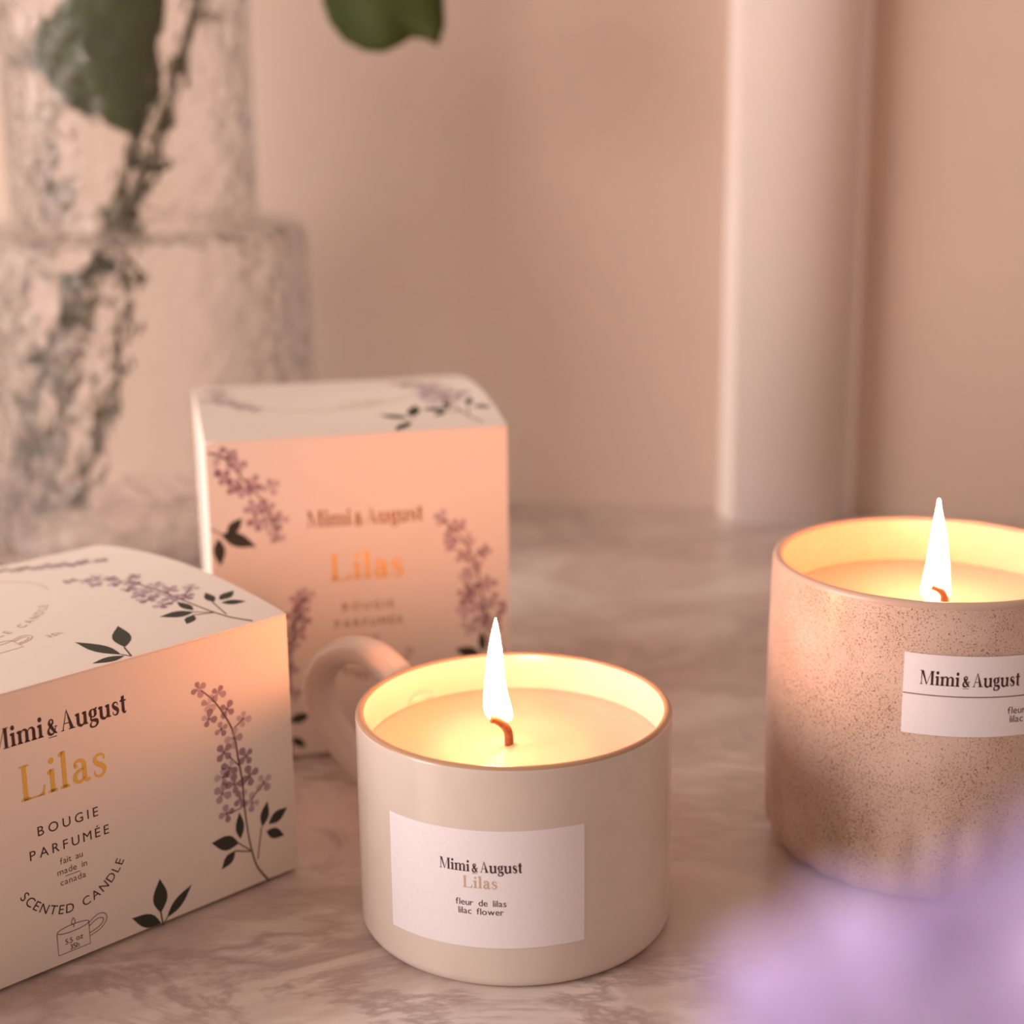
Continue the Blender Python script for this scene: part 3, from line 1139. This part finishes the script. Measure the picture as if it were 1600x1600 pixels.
def leaf_mesh(outline, y, bulge, tilt, name, parent, hold=False):
    """a leaf blade: outline from the photograph set at its own depth, cupped and tilted, with thickness"""
    P = [at_y(px, py, y) for px, py in outline]
    c = sum(P, Vector()) / len(P)
    V, F = [], []
    n = len(P)
    rings = 6
    rad = max((q - c).length for q in P)
    for side in (0, 1):
        base = len(V)
        V.append(c + Vector((0, -bulge + side * .0006, 0)))
        for k in range(1, rings + 1):
            t = k / rings
            for q in P:
                d = (q - c) * t
                dy = -bulge * (1 - t * t) + tilt[0] * d.x + tilt[1] * d.z + .0015 * math.sin(d.x * 260 + d.z * 120) * t
                V.append(c + d + Vector((0, dy + side * .0006, 0)))
        for i in range(n):
            j = (i + 1) % n
            f = (base, base + 1 + i, base + 1 + j)
            F.append(f if side else f[::-1])
            for k in range(rings - 1):
                a = base + 1 + k * n
                f = (a + i, a + n + i, a + n + j, a + j)
                F.append(f if side else f[::-1])
    b1 = 1 + (rings - 1) * n
    b2 = b1 + 1 + rings * n
    for i in range(n):
        j = (i + 1) % n
        F.append((b1 + i, b1 + j, b2 + j, b2 + i))
    pl = parent.location if parent else Vector()
    if hold:
        V = [inside(v, .003) for v in V]
    return build(name, [v - pl for v in V], F, M['leaf'], parent, True)


def inside(q, gap):
    """keep a point of a branch inside the glass"""
    q = Vector(q)
    if q.z > .335:
        return q
    lim = (q1 if q.z < zs - .02 else q2) - gap
    d = Vector((q.x - VC.x, q.y - VC.y, 0))
    if d.length > lim:
        d *= lim / d.length
    return Vector((VC.x + d.x, VC.y + d.y, max(q.z, .012 + gap)))


def branch(label, px_path, ys, r0, r1_, seed, leaves=(), small=6, beyond=()):
    pts = [inside(at_y(x, y, yy), .0065) for (x, y), yy in zip(px_path, ys)] + [Vector(q) for q in beyond]
    br = thing('lilac_branch', label, 'branch', pts[0], 0, 'lilac branches in the vase')
    path = catmull(pts, 8)
    n = len(path)
    rnd = random.Random(seed)
    V, F = tube([q - pts[0] for q in path], [(r0 + (r1_ - r0) * i / n) * rnd.uniform(.85, 1.2) for i in range(n)], 9)
    build('stem', V, F, M['stem'], br, True)
    for k in range(small):
        i = int(n * (0.08 + .62 * k / max(small - 1, 1)))
        q = path[i] - pts[0]
        a = rnd.uniform(0, 2 * PI)
        d = Vector((math.cos(a) * .8, math.sin(a) * .12, rnd.uniform(.2, .8))).normalized()
        s = d.cross(Vector((0, 1, .2))).normalized()
        u = d.cross(s)
        L, wd = rnd.uniform(.009, .015), rnd.uniform(.003, .005)
        if (inside(pts[0] + q + d * L, .003) - (pts[0] + q + d * L)).length > .0005:
            d.x = -d.x
        V2 = []
        for t, g in [(0, .1), (.2, .7), (.45, 1), (.7, .7), (1, .05)]:
            V2 += [q + d * L * t + s * wd * g, q + d * L * t + u * wd * .35 * g, q + d * L * t - s * wd * g, q + d * L * t - u * wd * .2 * g]
        F2 = []
        for j in range(4):
            for m_ in range(4):
                F2.append((j * 4 + m_, j * 4 + (m_ + 1) % 4, j * 4 + 4 + (m_ + 1) % 4, j * 4 + 4 + m_))
        F2 += [(3, 2, 1, 0), (16, 17, 18, 19)]
        build('bud_leaf', V2, F2, M['leaf'], br, True)
    return br


b1 = branch('lilac branch with the broad dark leaf at the upper left of the vase', [(75, 842), (95, 640), (130, 500), (170, 360), (205, 240), (222, 150), (228, 40), (226, -60), (215, -260)],
            [.366, .364, .362, .36, .36, .36, .36, .36, .36], .0036, .0026, 1, small=9)
leaf_mesh([(20, 101), (42, 64), (72, 27), (108, -10), (150, -55), (195, -85), (235, -70), (258, -30), (262, 10), (250, 50), (247, 110), (240, 165), (216, 216), (186, 206), (150, 190), (115, 172), (92, 153), (72, 127), (45, 107)],
          .348, .005, (.05, -.05), 'leaf', b1, True)
b2 = branch('lilac branch leaning out right with a green leaf hanging beyond the vase', [(115, 812), (165, 640), (195, 480), (200, 390), (235, 250), (268, 140), (295, 60), (318, -60)],
            [.386, .384, .382, .382, .380, .380, .380, .380], .0040, .0022, 2, small=10,
            beyond=[(-.128, .378, .352), (-.105, .368, .366), (-.075, .357, .362), (-.058, .350, .345)])
lf2 = leaf_mesh([(503, -40), (501, 0), (514, 35), (538, 64), (570, 80), (600, 82), (624, 72), (645, 59), (665, 62), (686, 73), (696, 40), (694, 0), (684, -50), (650, -95), (600, -120), (550, -100)],
                .345, .005, (-.15, .2), 'leaf', b2)
tp = at_y(600, -112, .345)
pt = [tp, (tp + Vector((-.058, .350, .345))) / 2 + Vector((.004, 0, 0)), Vector((-.058, .350, .345))]
V, F = tube([q - b2.location for q in catmull(pt, 5)], .0011, 8)
build('leaf_stalk', V, F, M['stem'], lf2.parent, True)
b3 = branch('thin lilac branch along the left edge of the vase', [(0, 800), (2, 640), (4, 480), (14, 360), (34, 268), (85, 180), (105, 60), (120, -60), (118, -250)],
            [.385, .385, .385, .382, .380, .380, .380, .380, .380], .0030, .0024, 3, small=8)
b4 = branch('lilac branch crossing low in the vase from left to right', [(20, 800), (50, 650), (85, 540), (115, 450), (160, 380), (215, 300), (262, 160), (300, 20), (310, -60)],
            [.334, .336, .338, .340, .342, .342, .342, .342, .344], .0034, .0024, 4, small=10)

# ------------------------------------------------------------------ the blossom close to the lens
rnd = random.Random(12)


def floret_mesh():
    V, F, MI = [], [], []
    for i in range(4):
        a = i * PI / 2
        ca, sa = math.cos(a), math.sin(a)
        n = len(V)
        rows = [(.0008, .0006, 0), (.0030, .0026, .0004), (.0055, .0036, .0009), (.0076, .0029, .0008), (.0088, .0011, .0004)]
        for x, w_, z in rows:
            for s in (-1, -.45, .45, 1):
                zz = z + .0012 * s * s * (x / .008)
                V.append((x * ca - s * w_ * sa, x * sa + s * w_ * ca, zz))
        for r_ in range(4):
            for k in range(3):
                F.append((n + r_ * 4 + k, n + r_ * 4 + 4 + k, n + r_ * 4 + 5 + k, n + r_ * 4 + 1 + k))
                MI.append(0)
    n = len(V)
    for z, r_ in ((.0004, .0013), (-.003, .0010), (-.009, .0008)):
        for k in range(8):
            V.append((r_ * math.cos(k * PI / 4), r_ * math.sin(k * PI / 4), z))
    for r_ in range(2):
        for k in range(8):
            F.append((n + r_ * 8 + k, n + r_ * 8 + (k + 1) % 8, n + r_ * 8 + 8 + (k + 1) % 8, n + r_ * 8 + 8 + k))
            MI.append(1)
    F.append(tuple(range(n, n + 8)))
    MI.append(1)
    return V, F, MI


foot = at_dist(1700, 2400, .13)
foot.z = 0.0
lil = thing('lilac_blossom', 'blurred lilac blossom close to the lens at the lower right', 'flower', foot)
core = at_dist(1560, 1760, .125)
V, F, MI = floret_mesh()
fl0 = None
spots = [(1390, 1560, .106), (1285, 1610, .110), (1500, 1545, .112), (1670, 1450, .104), (1590, 1600, .102), (1575, 1530, .108), (1680, 1520, .104), (1430, 1500, .114), (1470, 1660, .105), (1690, 1450, .115), (1340, 1740, .118), (1640, 1690, .105), (1240, 1690, .122), (1500, 1800, .108), (1760, 1600, .115), (1400, 1890, .115), (1620, 1850, .110)]
for i, (px, py, dd) in enumerate(spots):
    q = at_dist(px, py + 50, dd)
    out = (q - core).normalized() * .7 + (CAM - q).normalized() * .8
    if fl0 is None:
        o = build('floret', V, F, [M['floret'], M['floret_eye']], lil, True, MI)
        fl0 = o
    else:
        o = fl0.copy()
        COL.objects.link(o)
        o.parent = lil
    o.location = q - foot
    o.rotation_euler = (out.to_track_quat('Z', 'Y').to_matrix() @ Matrix.Rotation(rnd.uniform(0, PI / 2), 3, 'Z')).to_euler()
st = catmull([Vector((0, 0, 0)), (core - foot) * .5 + Vector((.006, -.008, 0)), core - foot + Vector((0, .0, -.012)), core - foot + Vector((-.001, .002, .012))], 8)
V, F = tube(st, [.0022 - .0008 * i / len(st) for i in range(len(st))], 9)
build('stem', V, F, M['stem'], lil, True)
for o in [c for c in lil.children if c.name.startswith('floret')]:
    tip = Vector(o.location) + o.rotation_euler.to_matrix() @ Vector((0, 0, -.009))
    V, F = tube(catmull([tip, (tip + (core - foot)) * .5 + Vector((0, 0, -.002)), core - foot], 4), .0005, 6)
    build('flower_stalk', V, F, M['stem'], lil, True)
